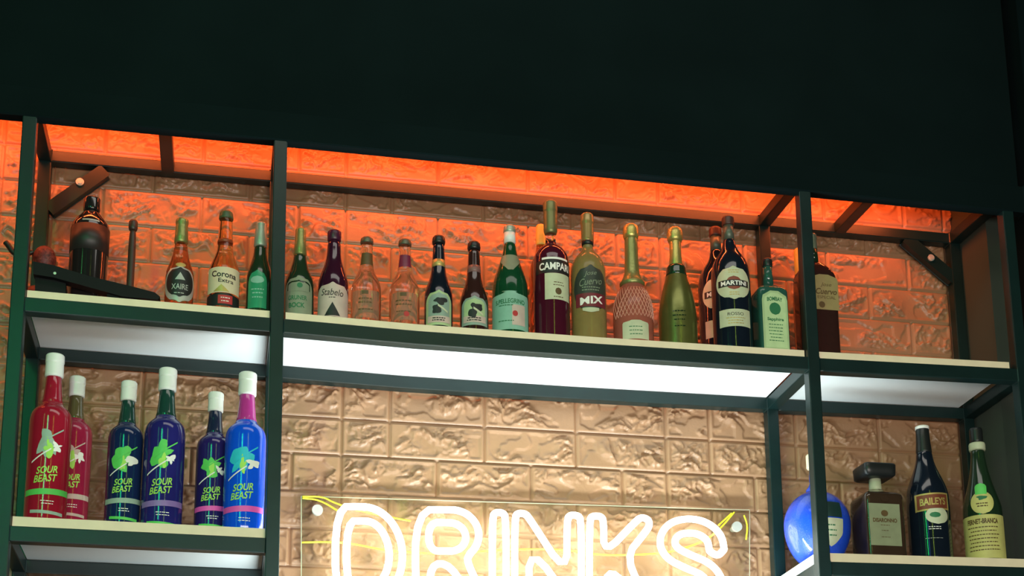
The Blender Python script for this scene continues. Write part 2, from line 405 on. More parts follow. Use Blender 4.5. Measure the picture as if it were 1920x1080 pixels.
    def blot(self, name, m, dx, y, rx, ry, seed, off=.0008, parent=None, spikes=9, depth=.55):
        rnd = random.Random(seed); n = spikes*4; mm = self.m(y); z0 = self.zpx(y, -.02); ph = self.phi(dx, y)
        amp = [rnd.uniform(1-depth, 1.15) for _ in range(spikes*2)]
        bm = bmesh.new(); c = bm.verts.new(self.surf(ph, 0, z0, off)); ring = []; mid = []
        for k in range(n):
            a = 2*math.pi*k/n; i = k/2; f = i-int(i); r = amp[int(i) % len(amp)]*(1-f)+amp[(int(i)+1) % len(amp)]*f
            for q, L in ((.5, mid), (1, ring)): L.append(bm.verts.new(self.surf(ph, q*r*rx*mm*math.cos(a), z0+q*r*ry*mm*math.sin(a), off)))
        for k in range(n):
            j = (k+1) % n; bm.faces.new((c, mid[k], mid[j])); bm.faces.new((mid[k], ring[k], ring[j], mid[j]))
        return finish(name, bm, m, parent or self.t, smooth=True)
    def text(self, s, m, dx, y, w, h, shear=0., bold=0., off=.0011, parent=None, arch=0., tilt=0., name='lettering'):
        V, Fc = textmesh(s, shear, bold); mm = self.m(y); zc = self.zpx(y, -.02)
        ph = 0 if self.sq else self.phi(dx, y); sc = dx*mm if self.sq else 0
        bm = bmesh.new(); vs_ = []
        for u, v in V:
            vs_.append(bm.verts.new(self.surf(ph, sc+u*w*mm, zc+v*h*mm-arch*(2*u)**2*mm+tilt*u*w*mm, off)))
        for f in Fc:
            try: bm.faces.new([vs_[i] for i in f])
            except ValueError: pass
        return finish(name, bm, m, parent or self.t)
    def lines(self, m, dx, ys, w, h=1.6, off=.0009, parent=None, name='small_print', jit=.25):
        bm = bmesh.new(); rnd = random.Random(int(self.cx))
        for y in ys:
            mm = self.m(y); z = self.zpx(y, -.02); ph = 0 if self.sq else self.phi(dx, y); sc = dx*mm if self.sq else 0
            u = -w/2
            end = w/2*(1-jit*rnd.random()); u = -end
            while u < end-1:
                l = min(2+4*rnd.random(), end-u)
                for k in range(1):
                    q = [self.surf(ph, sc+a*mm, z+b*mm, off) for a, b in ((u,-h/2),(u+l,-h/2),(u+l,h/2),(u,h/2))]
                    bm.faces.new([bm.verts.new(p) for p in q])
                u += l+1.2
        return finish(name, bm, m, parent or self.t)

def gl(name, col, rough=.08, trans=1., ior=1.36): return mat(name, col, rough=rough, trans=trans, ior=ior, var=.02)
def dk(name, col, rough=.12, **k): return mat(name, col, rough=rough, var=.05, coat=.3, **k)
CLEAR = gl('clear_bottle_glass', (.93, .90, .84))
AMBERC = gl('golden_beer_glass', (.93, .66, .36))
BROWNC = gl('reddish_brown_glass', (.70, .36, .20))
GREENC = mat('deep_green_glass', (.008, .075, .030), rough=.10, trans=.35, ior=1.36, coat=.2)
YELLOWC = mat('cloudy_yellow_mixer', (.30, .24, .085), rough=.15, trans=.35, ior=1.3)
ROSEC = mat('rose_wine_glass', (.42, .13, .09), rough=.14, trans=.35, ior=1.3)
DGREEN = dk('dark_green_glass', (.012, .030, .014)); DBROWN = dk('dark_brown_glass', (.030, .012, .010)); DMAROON = dk('dark_maroon_glass', (.030, .006, .018))
BLKGL = dk('blue_black_glass', (.006, .010, .018)); CAMPR = dk('deep_red_bitter', (.055, .006, .016)); TEALG = mat('sea_green_glass', (.03, .12, .09), rough=.1, trans=.3)
GOLDF = mat('gold_foil', (.50, .42, .13), rough=.35, metal=.7, bump=.3, bscale=260); GREENGOLD = mat('green_gold_foil', (.27, .28, .10), rough=.35, metal=.6, bump=.3, bscale=220)
SILVERF = mat('silver_green_foil', (.36, .42, .34), rough=.4, metal=.5, bump=.3, bscale=220); OLIVEF = mat('olive_gold_capsule', (.20, .19, .08), rough=.4, metal=.5)
BLKCAP = mat('black_crown_cap', (.012, .014, .014), rough=.35); GREYCAP = mat('dull_grey_crown_cap', (.12, .12, .08), rough=.4, metal=.5); GREENCAP = mat('dark_green_crown_cap', (.05, .09, .04), rough=.4)
WHITECAP = mat('white_screw_cap', (.78, .80, .76), rough=.4, var=.02)
SAGE = mat('sage_label_paper', (.20, .24, .16), rough=.45); TEALL = mat('pale_teal_label', (.22, .44, .34), rough=.35); PINKL = mat('pale_pink_label', (.52, .42, .36), rough=.5)
PALEG = mat('pale_green_label', (.36, .50, .26), rough=.4); MINT = mat('mint_cream_label', (.50, .54, .36), rough=.5); BLUEGR = mat('blue_grey_label', (.24, .34, .28), rough=.4)
REDP = mat('red_print', (.42, .03, .03), rough=.5); GREENP = mat('green_print', (.02, .15, .06), rough=.5); LIME = mat('lime_print', (.35, .70, .10), rough=.45); BROWNP = mat('dark_ochre_print', (.10, .06, .02), rough=.5)
SILVERP = mat('silver_print', (.42, .44, .40), rough=.4, metal=.3); GOLDP = mat('gold_print', (.50, .38, .12), rough=.4, metal=.4); PINKP = mat('bright_pink_print', (.75, .10, .45), rough=.4); YELLAB = mat('yellow_label_paper', (.52, .50, .16), rough=.55)

G1 = 'bottles on the upper shelf'; G2 = 'flavoured liqueur bottles in the lower left bay'; G3 = 'bottles in the lower right bay'

# --- upper left bay
b = Bottle('cocktail_shaker', 'glossy black metal shaker with a small cap, leftmost on the upper shelf', 163, 540, .112, UP, cat='cocktail shaker')
SHB = mat('black_polished_metal', (.012, .011, .011), rough=.13, metal=.0, coat=.6); SHS = mat('black_satin_sleeve', (.018, .016, .015), rough=.45)
b.lathe('body', [(397,13),(401,16),(408,22),(415,28),(423,33.5),(430,35),(545,35)], SHB, base=True)
b.lathe('cap', [(372,13.5),(374,15.5),(394,15.5),(397,14)], SHB, cut=1)
b.lathe('sleeve', [(432,35.6),(480,35.6)], SHS, cut=0)
b.label('shoulder_glint', SILVERP, 0, 15, 417, 420)  # painted highlight: lamp reflection on the shaker's shoulder

o0 = at(245, 550, .13); o0.z = zs(o0.x, .13, UP)+.0004
b = Bottle('muddler', 'thin dark upright muddler stick standing right of the black shaker', 243, 550, .13, UP, cat='muddler')
MUD = mat('dark_brown_wood', (.035, .022, .016), rough=.4)
b.lathe('handle', [(413,6),(416,8),(427,8.5),(432,7)], MUD, cut=1)
b.lathe('shaft', [(430,7),(540,6.8)], MUD, base=True)

# the black rack lying along the front of the bay
K0 = at(150, 545, .04); K0.z = zs(K0.x, .04, UP)
rk = thing('bar_tool_rack', K0, 'low black rack with a slanting top rail at the left end of the upper shelf', 'rack')
RKM = mat('black_plastic', (.006, .006, .007), rough=.6, spec=.2)
def rp(x, y, Y=.026): p = at(x, y, Y)-K0; return (p.x, max(p.z, zs(p.x+K0.x, .05, UP)-K0.z+.0006))
bm = bmesh.new(); prism_y(bm, [rp(*p) for p in ((62,490),(100,497),(165,517),(240,535),(290,548),(300,556),(296,562),(230,556),(165,538),(100,520),(62,514))], -.014, .012); finish('top_rail', bm, RKM, rk, bevel=.0015)
bm = bmesh.new(); prism_y(bm, [rp(64,512), rp(122,525), rp(122,556), rp(64,549)], .0, .026); finish('block', bm, RKM, rk, bevel=.002)
for x in (200, 232):
    bm = bmesh.new(); prism_y(bm, [rp(x,544), rp(x+22,550), rp(x+22,563), rp(x,561)], -.006, .03); finish('foot', bm, RKM, rk, bevel=.0015)
bm = bmesh.new(); c = rp(103, 513); cyl(bm, c, .003, -.0165, -.0135, 12); finish('rivet', bm, CHROME, rk)

# dark red patterned ornament half behind the post
RO = at(84, 480, .14); RO.z = zs(RO.x, .14, UP)+.0004
orn = thing('bird_ornament', RO, 'dark red mottled ornament with a thin beak, partly behind the far left post', 'ornament')
RM = mat('mottled_dark_red', (.13, .022, .016), rough=.5, var=.6, vs=140, bump=.6, bscale=260); DM = mat('dark_beak', (.02, .012, .012), rough=.4)
def blob(name, m, items, parent):
    bm = bmesh.new()
    for (c, r) in items:
        g = bmesh.ops.create_uvsphere(bm, u_segments=18, v_segments=12, radius=1)
        for v in g['verts']: v.co = Vector((v.co.x*r[0], v.co.y*r[1], v.co.z*r[2]))+Vector(c)
    return finish(name, bm, m, parent, smooth=True)
q = at(84, 476, .14)-RO
blob('body', RM, [((q.x, 0, q.z-.012), (.025, .022, .030)), ((q.x-.012, 0, .035), (.030, .028, .035))], orn)
bm = bmesh.new(); pts = [at(x, y, .14)-RO for x, y in ((62,472),(40,480),(24,474),(17,462),(10,454))]
pts = chaikin(pts, 2); tube(bm, pts, .006, False, 8); finish('beak', bm, DM, orn, smooth=True)

b = Bottle('beer_bottle', 'reddish brown beer bottle with a black oval label and green gold neck foil', 335, 560, .065, UP, group=G1)
b.lathe('glass_body', [(456,11),(470,13),(485,16),(497,20),(511,25),(524,26.5),(566,26.5)], BROWNC, base=True)
b.lathe('neck_foil', [(410,8),(413,11.5),(418,12),(422,11),(440,12),(457,13)], GREENGOLD, cut=1)
L = b.label('label', SILVERP, 1, 25.5, 500, 570, 'oval'); b.label('label_field', BLACKP, 1, 23, 504, 560, 'oval', off=.0011, parent=L)
b.label('crest', SILVERP, 1, 9, 514, 528, 'tri', off=.0016, parent=L)
b.text('XAIRE', SILVERP, 1, 541, 30, 11, off=.0018, parent=L, bold=.01); b.lines(SILVERP, 1, [553], 20, off=.0018, parent=L)
b.label('collar_print', GOLDP, 1, 9, 494, 503, 'oval', off=.0008)

b = Bottle('beer_bottle', 'clear golden beer bottle with a cream label lettered in black old style type', 418, 568, .065, UP, group=G1)
b.lathe('glass_body', [(411,11.5),(414,12),(428,12.5),(445,13.5),(468,14.5),(482,18),(496,24),(509,28.5),(520,29.5),(575,29.5)], AMBERC, base=True)
b.lathe('crown_cap', [(397,9),(400,12),(409,13.5),(412,13)], GREENCAP, cut=1)
b.lathe('liquid_line', [(452,14.0),(455,14.6),(458,14.2)], mat('amber_meniscus', (.22, .05, .02), rough=.3), cut=0)
L = b.label('label', CREAM, 0, 28, 505, 553, 'rect'); b.text('Corona', BLACKP, 0, 519, 47, 12, bold=.02, parent=L, tilt=-.08); b.text('Extra', BLACKP, 4, 531, 28, 8, bold=.01, parent=L, tilt=-.08)
b.label('crest', GOLDP, -4, 14, 538, 551, 'tri', off=.0011, parent=L)
L = b.label('lower_label', BLACKP, 0, 29, 554, 578, 'shallow'); b.label('red_seal', REDP, 4, 13, 558, 574, 'rect', off=.0011, parent=L); b.lines(WHITE, 4, [563, 569], 18, parent=L, off=.0016)

b = Bottle('beer_bottle', 'dark green beer bottle with silver neck foil, standing left of the second post', 485, 570, .065, UP, group=G1)
b.lathe('glass_body', [(462,11.5),(478,12.5),(492,16),(507,21),(520,24),(580,24.5)], DGREEN, base=True)
b.lathe('neck_foil', [(418,8),(421,10.5),(425,10),(440,11.5),(464,13)], SILVERF, cut=1)
L = b.label('label', mat('bright_green_label', (.03, .26, .13), rough=.25), -4, 17, 508, 580, 'arch'); b.label('swoosh', TEALL, -4, 12, 520, 534, 'oval', off=.0011, parent=L); b.lines(TEALL, -3, [545, 552, 560], 24, 2.4, off=.0012, parent=L)

# --- long upper shelf
b = Bottle('beer_bottle', 'dark green beer bottle with gold neck foil, right beside the second post', 560, 580, .065, UP, group=G1)
b.lathe('glass_body', [(478,11.5),(492,13),(508,18),(521,24),(534,27.5),(592,28)], DGREEN, base=True)
b.lathe('neck_foil', [(428,7),(432,10),(438,9.6),(455,10.5),(480,12.6)], GREENGOLD, cut=1)
L = b.label('label', SAGE, -1, 24, 520, 593, 'arch'); b.label('label_arc', DGREEN, -1, 20, 529, 548, 'arch', off=.0009, parent=L); b.label('label_inner', SAGE, -1, 18.5, 532, 550, 'arch', off=.0012, parent=L)
b.label('seal', GREENP, 1, 5, 534, 544, 'oval', off=.0016, parent=L); b.text('GRUNER', GREENP, -3, 562, 36, 9, bold=.02, parent=L); b.text('BOCK', GREENP, -4, 576, 30, 10, bold=.03, parent=L)

b = Bottle('beer_bottle', 'dark maroon beer bottle with a pale pink arched label marked by a black triangle', 624, 585, .065, UP, group=G1)
b.lathe('glass_body', [(452,12),(478,13),(495,16),(511,22),(526,27),(540,28.5),(598,28.5)], DMAROON, base=True)
b.lathe('crown_cap', [(433,9),(436,12.5),(440,13),(453,12.5)], mat('maroon_capsule', (.05, .008, .03), rough=.35), cut=1)
L = b.label('label', PINKL, -1, 27.5, 533, 598, 'arch'); b.text('Stabelo', BLACKP, -2, 552, 43, 13, shear=.25, parent=L, tilt=-.06); b.label('black_triangle', BLACKP, -1, 14, 571, 596, 'tri', off=.0011, parent=L); b.lines(BLACKP, -1, [562], 14, parent=L)

for cx, ref, Y, top, lab, neckm, dot in ((686, 590, .07, 446, 'clear glass bottle with a brown neck label, beside the maroon bottle', BROWNP, None),
                                   (758, 595, .07, 450, 'clear glass bottle with a wine red neck label, just left of the black beer bottle', mat('wine_neck_label', (.16, .02, .05), rough=.4), REDP)):
    b = Bottle('soda_bottle', lab, cx, ref, Y, UP, group=G1); d = top-446
    b.lathe('glass_body', [(456+d,11),(480+d,11.5),(500+d,12.5),(511+d,15),(522+d,21),(534+d,26),(546+d,28.5),(602+d,28.5)], CLEAR, base=True)
    b.lathe('crown_cap', [(446+d,8),(449+d,11.5),(455+d,12.5),(458+d,12)], GREYCAP, cut=1)
    b.label('neck_label', neckm, 1, 11.2, 471+d, 494+d, 'trap')
    b.label('label', mat('frosted_print_field', (.22, .17, .11), rough=.5, alpha=.5), -1, 24, 548+d, 600+d, 'rect')
    b.label('emblem', BROWNP, -2, 6, 549+d, 556+d, 'rect', off=.0011); b.lines(BROWNP, -1, [564+d, 571+d, 584+d], 34, 2.6, off=.0012)
    if dot: b.label('red_dot', dot, 4, 5, 588, 598, 'oval', off=.0014)

def dark_beer(cx, ref, d, lab, glass, capm, band, paper, textm):
    b = Bottle('beer_bottle', lab, cx, ref, .07, UP, group=G1)
    b.lathe('glass_body', [(458+d,10.5),(475+d,11.2),(500+d,12.5),(518+d,15),(533+d,20),(547+d,25),(560+d,27),(612,27)], glass, base=True)
    b.lathe('crown_cap', [(444+d,9),(447+d,11.5),(454+d,12.5),(459+d,11.5)], capm, cut=1)
    b.lathe('neck_band', [(490+d,12.3),(504+d,13.1)], band, cut=0)
    L = b.label('label', paper, 1, 23, 547+d, 613, 'arch'); b.label('label_inner', BLUEGR if paper is PALEG else PALEG, 1, 19, 552+d, 598, 'arch', off=.0009, parent=L)
    b.blot('dark_blot', textm, 3, 568+d, 13, 10, cx, off=.0013, parent=L, spikes=6); b.blot('dark_blot', textm, -2, 584+d/2, 10, 11, cx+5, off=.0015, parent=L, spikes=5); b.label('pale_streak', MINT, 8, 9, 580+d/2, 584+d/2, off=.0018, parent=L, tilt=-.7)
    b.label('ribbon', PINKL, 1, 20, 596, 608, 'rect', off=.0012, parent=L); b.lines(textm, 1, [600, 604], 30, 2, off=.0017, parent=L)
dark_beer(822, 600, 0, 'black glass beer bottle with a gold neck band and lime green arched label', BLKGL, BLKCAP, GOLDP, PALEG, BLACKP)
dark_beer(889, 605, 11, 'dark brown beer bottle with pinkish neck band, left of the green water bottle', DBROWN, BLKCAP, mat('dull_pink_band', (.20, .10, .09), rough=.4), BLUEGR, BLACKP)

b = Bottle('water_bottle', 'translucent green sparkling water bottle with white neck foil and pale teal label', 957, 612, .075, UP, group=G1)
b.lathe('glass_body', [(456,10.5),(475,13),(490,17.5),(508,24),(528,31),(545,34),(625,35)], GREENC, base=True)
b.lathe('cap', [(424,8),(427,11),(434,11.8),(438,11)], SILVERF, cut=1); b.lathe('neck_foil', [(438,10.8),(457,11.2)], WHITECAP, cut=0)
b.label('neck_label', SAGE, 1, 22, 477, 510, 'wedge')
L = b.label('label', TEALL, -1, 33, 552, 624, 'shallow'); b.text('S.PELLEGRINO', GREENP, 0, 571, 58, 9, bold=.02, parent=L, arch=1.2); b.label('glare_free_half', PINKL, 16, 13, 578, 616, 'rect', off=.0009, parent=L)  # teal and pink halves paint in green light reflected on the left
b.label('red_star', REDP, 9, 5, 589, 600, 'oval', off=.0013, parent=L); b.lines(GREENP, -8, [579, 608], 30, parent=L, off=.0013)

b = Bottle('spirit_bottle', 'amber bottle with a yellow gold neck, hidden behind the red bitter bottle', 1016, 600, .20, UP, group=G1)
b.lathe('glass_body', [(440,8),(465,8.5),(480,12),(500,21),(520,23),(625,23)], BROWNC, base=True); b.lathe('cap', [(423,7),(426,9),(462,9.5)], mat('yellow_gold_cap', (.75, .50, .10), rough=.35), cut=1)

b = Bottle('bitter_bottle', 'tall deep red bitter bottle with black and white labels and an olive gold cap', 1035, 615, .07, UP, group=G1)
b.lathe('glass_body', [(455,9.5),(462,12),(467,20),(474,27),(483,32),(494,34),(628,34)], CAMPR, base=True)
b.lathe('neck', [(436,9.5),(446,9),(458,10)], CLEAR, cut=0)
b.lathe('cap', [(380,11.5),(383,13.5),(398,13.5),(399,13),(434,13),(440,11)], OLIVEF, cut=1)
b.label('white_line', WHITE, 9, 24, 489, 493); L = b.label('name_band', BLACKP, 7, 31, 494, 518); b.text('CAMPARI', WHITE, 8, 506, 62, 15, bold=.03, parent=L)
L = b.label('label', MINT, 14, 24, 519, 568); b.label('seal', BROWNP, 13, 6, 546, 559, 'oval', off=.0011, parent=L); b.lines(BROWNP, 14, [536, 541, 563], 24, parent=L)

b = Bottle('mixer_bottle', 'yellow cocktail mixer bottle with a dark oval label and clear capped neck', 1105, 618, .075, UP, group=G1)
b.lathe('glass_body', [(460,10),(468,10),(474,13),(481,20),(490,27),(502,31.5),(515,33),(632,33)], YELLOWC, base=True)
b.lathe('cap', [(402,9),(405,12),(419,13),(421,12),(452,12),(456,11)], mat('golden_brown_cap', (.30, .20, .07), rough=.25, metal=.3), cut=1); b.lathe('stopper_ring', [(453,11.5),(462,11)], BLKCAP, cut=0)
L = b.label('label', mat('dark_slate_label', (.035, .045, .035), rough=.35), 5, 29, 503, 590, 'oval'); b.text('Jose', SAGE, 4, 520, 24, 11, shear=.3, parent=L, tilt=.12); b.text('Cuervo', SAGE, 5, 534, 44, 14, shear=.3, parent=L, tilt=.12)
b.lines(SAGE, 5, [545, 550], 42, 2, parent=L); b.label('red_ribbon', mat('dark_red_ribbon', (.16, .02, .03), rough=.4), 6, 27, 556, 581, off=.0010, parent=L); b.text('MIX', WHITE, 6, 569, 44, 15, bold=.03, parent=L, off=.0016, tilt=.1)
b.label('small_label', MINT, 4, 15, 583, 592, 'shield', off=.0012)

b = Bottle('sparkling_wine_bottle', 'pink sparkling wine bottle with diamond cut glass and pale gold green foil neck', 1188, 625, .08, UP, group=G1)
b.lathe('glass_body', [(535,20),(545,25),(557,31),(570,35.5),(585,38),(640,38)], ROSEC, base=True)
b.lathe('neck_foil', [(446,12),(455,12.3),(480,12.5),(513,14),(524,18),(533,24),(539,23)], GREENGOLD, cut=1); b.lathe('wire_hood', [(422,8),(426,13.5),(433,15),(443,15),(449,13)], GOLDF, cut=1)
bm = bmesh.new()
for k in range(-5, 9):
    for sgn in (1, -1):
        pts = [b.surf(k*.20-b.az*0+sgn*(j/8)*.75-.3, 0, b.zpx(606)+(b.zpx(548)-b.zpx(606))*j/8, .0003) for j in range(9)]
        tube(bm, pts, .0007, False, 5)
finish('diamond_cut', bm, mat('cut_glass_ridge', (.70, .34, .25), rough=.15), b.t, smooth=True)
L = b.label('label', MINT, 5, 24, 608, 643, 'shallow'); b.lines(GREENP, 5, [620, 627, 634], 30, parent=L)

b = Bottle('sparkling_wine_bottle', 'gold green sparkling wine bottle with a dark collar under its gold hood', 1272, 632, .08, UP, group=G1)
b.lathe('glass_body', [(503,16),(518,19),(535,24),(556,30),(577,34),(600,36),(645,36)], mat('green_gold_wrap', (.15, .16, .045), rough=.28, metal=.6, bump=.2, bscale=60), base=True)
b.lathe('neck_foil', [(452,11),(480,11),(502,13)], GOLDF, cut=1); b.lathe('wire_hood', [(428,8),(432,13),(439,15),(449,15),(455,12.5)], GOLDF, cut=1)
b.lathe('collar', [(500,15.5),(505,18.2),(514,18.8),(521,20.2)], DGREEN, cut=1); b.lines(DGREEN, 4, [590, 598, 606, 618], 26, 2)

def vermouth(cx, ref, Y, d, lab, rot):
    b = Bottle('vermouth_bottle', lab, cx, ref, Y, UP, group=G1)
    b.lathe('glass_body', [(450+d,10.5),(463+d,12.5),(474+d,17),(486+d,26),(498+d,32.5),(511+d,35.5),(525+d,36.5),(652,36.5)], BLKGL, base=True)
    b.lathe('neck_foil', [(424+d,9.5),(452+d,10.5)], mat('grey_green_foil', (.10, .12, .09), rough=.4, metal=.3), cut=0); b.lathe('cap', [(408+d,9),(411+d,11.5),(424+d,11.5),(425+d,10)], mat('brown_red_cap', (.07, .025, .018), rough=.4), cut=1)
    L = b.label('round_label', CREAM if rot else MINT, 6+rot, 30, 507+d, 569+d, 'oval'); b.label('red_ellipse', mat('brick_red_print', (.22, .05, .03), rough=.5), 6+rot, 14, 526+d, 551+d, 'oval', off=.0011, parent=L)
    b.label('name_bar', BLACKP, 6+rot, 26.5, 533+d, 545+d, off=.0015, parent=L); b.text('MARTINI', WHITE, 6+rot, 539+d, 48, 9, bold=.03, off=.0021, parent=L)
    if not rot: b.lines(GOLDP, 6+rot, [515+d, 519+d, 556+d, 560+d], 20, parent=L)
    L = b.label('lower_label', MINT, 7+rot, 28, 587+d, 619+d); b.text('ROSSO', BLACKP, 7+rot, 596+d, 30, 6, parent=L); rot or b.lines(GOLDP, 7+rot, [603+d, 608+d, 613+d], 36, parent=L)
vermouth(1349, 630, .185, 20, 'black vermouth bottle behind its twin, only its left edge showing', -2)
vermouth(1374, 620, .07, 0, 'black vermouth bottle with round cream label, in front of its twin', 0)

b = Bottle('gin_bottle', 'square sea green gin bottle with a tall mint label, left of the third post', 1446, 640, .075, UP, group=G1, sq=(7, .85))
b.lathe('glass_body', [(536,9),(541,16),(546,25),(552,29),(560,29.5),(655,29.5)], TEALG, base=True, seg=64)
b.lathe('neck', [(498,8.5),(515,8.5),(536,10)], TEALG, cut=0, round_=True); b.lathe('cap', [(487,8),(490,9.5),(502,9.5)], BLKCAP, cut=1, round_=True)
L = b.label('label', PALEG, 0, 25, 549, 657, 'shallow'); b.label('label_field', mat('light_mint_print', (.44, .60, .32), rough=.4), 0, 21, 553, 655, 'shallow', off=.0010, parent=L)
b.text('BOMBAY', GREENP, 0, 564, 30, 8, bold=.03, off=.0014, parent=L, arch=2.); b.label('portrait_oval', GREENP, 0, 11, 571, 594, 'oval', off=.0014, parent=L); b.text('Sapphire', GREENP, 0, 603, 32, 8, bold=.03, off=.0014, parent=L)
b.lines(GREENP, 0, [612, 618, 624, 630, 636, 642], 30, 1.5, off=.0014, parent=L)

b = Bottle('spirit_bottle', 'amber bottle with a bright yellow neck, mostly hidden behind the third post', 1508, 640, .215, UP, group=G1)
b.lathe('glass_body', [(500,8),(525,9),(540,13),(555,17),(640,17)], BROWNC, base=True); b.lathe('cap', [(468,8),(471,10.5),(520,10.5)], _m['yellow_gold_cap'], cut=1)

b = Bottle('tequila_bottle', 'flat brown tequila bottle with an ochre label, half hidden by the third post', 1534, 640, .09, UP, group=G1, sq=(5, .55))
b.lathe('glass_body', [(492,10),(497,16),(504,25),(513,33),(522,37),(535,38.5),(655,38.5)], DBROWN, base=True, seg=64)
b.lathe('neck', [(468,8),(494,9.5)], DGREEN, cut=0, round_=True); b.lathe('cap', [(440,6),(443,8.5),(450,9),(452,8),(470,8.5)], mat('grey_green_cap', (.14, .17, .12), rough=.4, metal=.3), cut=1, round_=True)
L = b.label('label', mat('ochre_label_paper', (.28, .22, .09), rough=.5), 9, 27, 516, 582, 'shallow'); b.text('Jose', BROWNP, 12, 536, 22, 9, shear=.3, parent=L); b.text('Cuervo', BROWNP, 12, 548, 42, 12, shear=.3, parent=L, bold=.02); b.text('ESPECIAL', BROWNP, 12, 559, 36, 6, parent=L)
b.label('seal', BROWNP, 2, 6, 567, 579, 'oval', off=.0012, parent=L)

# --- lower left bay: six liqueur bottles of one kind
def liqueur(cx, ref, Y, d, s, body, neckm, lab, band, acc):
    b = Bottle('liqueur_bottle', lab, cx, ref, Y, LO, group=G2)
    g = lambda y: d+(y-665)*s          # the kind's outline, scaled to this bottle
    b.lathe('glass_body', [(g(755),18.5*s),(g(762),22*s),(g(768),29*s),(g(775),35*s),(g(786),38*s),(g(800),38.5*s),(g(975),38.5*s)], body, base=True)
    b.lathe('neck', [(g(704),14*s),(g(728),15.5*s),(g(750),18*s),(g(763),21*s)], neckm, cut=1)
    b.lathe('cap', [(g(665),15*s),(g(667),17*s),(g(680),17.3*s),(g(681),16.6*s),(g(706),17*s),(g(708),15*s)], WHITECAP, cut=1)
    b.blot('splash_print', acc, -6*s, g(836), 23*s, 29*s, cx, spikes=8); b.blot('splash_print', WHITE, 13*s, g(842), 15*s, 12*s, cx+1, off=.0011, spikes=6, depth=.8)
    b.blot('splash_print', LIME, -2*s, g(846), 9*s, 22*s, cx+2, off=.0014, spikes=5, depth=.8)
    b.label('streak_print', WHITE, -14*s, 17*s, g(858), g(861), off=.0017, tilt=.75); b.label('streak_print', acc, 3*s, 20*s, g(822), g(825), off=.0017, tilt=.75)
    b.text('SOUR', LIME, -2*s, g(886), 38*s, 14*s, shear=.2, bold=.02, off=.0013, tilt=.12); b.text('BEAST', LIME, -4*s, g(902), 42*s, 14*s, shear=.2, bold=.02, off=.0013, tilt=.12)
    b.label('band_print', band, 0, 36*s, g(921), g(932), off=.0008, tilt=.04); b.lines(WHITE, 2*s, [g(944), g(949)], 26*s, 1.5); b.label('base_print', acc, 2*s, 28*s, g(962), g(968), 'rect', off=.0008, tilt=-.05)
LRED = dk('red_liqueur', (.30, .010, .026), rough=.12); LPINK = dk('crimson_liqueur', (.30, .014, .05), rough=.15); LTEAL = dk('blue_black_liqueur', (.008, .020, .075), rough=.12)
LNAVY = dk('navy_violet_liqueur', (.018, .017, .14), rough=.12); LVIO = dk('dark_violet_liqueur', (.020, .014, .11), rough=.12); LBLUE = dk('vivid_blue_liqueur', (.005, .085, .72), rough=.12)
NOLIVE = dk('olive_glass_neck', (.10, .08, .035)); NTEAL = dk('teal_glass_neck', (.012, .05, .04)); NPINK = dk('pink_reflection_neck', (.45, .04, .26)); NNAVY = dk('navy_neck', (.012, .02, .05))  # magenta on the neck paints in a pink reflection
GREYPR = mat('sage_grey_print', (.30, .42, .34), rough=.4); GREENPR = mat('leaf_green_print', (.10, .55, .10), rough=.4); CYANPR = mat('cyan_print', (.03, .50, .62), rough=.4); VIOPR = mat('dull_violet_print', (.25, .16, .42), rough=.4)
liqueur(131, 950, .155, 707, .87, LPINK, NOLIVE, 'crimson liqueur bottle with olive neck, set back beside the taller red one', PINKL, PINKL)
liqueur(85.5, 950, .07, 665, 1.0, LRED, LRED, 'bright red liqueur bottle with white cap, leftmost in the lower left bay', GREENPR, GREYPR)
liqueur(230, 955, .10, 716, .865, LTEAL, NTEAL, 'shorter dark blue liqueur bottle with teal neck, right of the red pair', GREYPR, GREENPR)
liqueur(303, 960, .075, 692, .98, LNAVY, NTEAL, 'tall navy violet liqueur bottle with teal neck, mid lower left bay', VIOPR, GREENPR)
liqueur(396.5, 965, .115, 737, .84, LVIO, NNAVY, 'short dark violet liqueur bottle partly behind the vivid blue one', PINKP, GREENPR)
liqueur(456, 965, .065, 700, .99, LBLUE, NPINK, 'vivid blue liqueur bottle with a pink reflection painted on its neck, beside the second post', PINKP, CYANPR)

# --- lower right bay
b = Bottle('liqueur_bottle', 'round cobalt blue bottle with a shield label, half hidden by the third post', 1533, 1000, .125, LO, group=G3, lift=.0032)
BLUEG = mat('cobalt_speckled_glass', (.012, .07, .62), rough=.16, coat=.5, bump=.5, bscale=420)
R_b, zc_b = 62, 986
b.lathe('glass_body', [(903,9),(912,11),(920,18)]+[(zc_b-(64 if a > 0 else 84)*math.sin(math.radians(a)), R_b*math.cos(math.radians(a))) for a in range(75, -66, -10)], BLUEG, base=True)
b.lathe('neck', [(878,9),(904,10)], BLUEG, cut=0); b.lathe('cap', [(853,12),(855,14),(880,14)], CREAM, cut=1)
L = b.label('shield_label', MINT, 28, 22, 982, 1032, 'shield'); b.lines(GREENP, 26, [995, 1004, 1013], 20, 2.4, parent=L); b.label('dark_patch', mat('dark_teal_patch', (.012, .04, .035), rough=.4), 24, 24, 950, 980, 'rect')

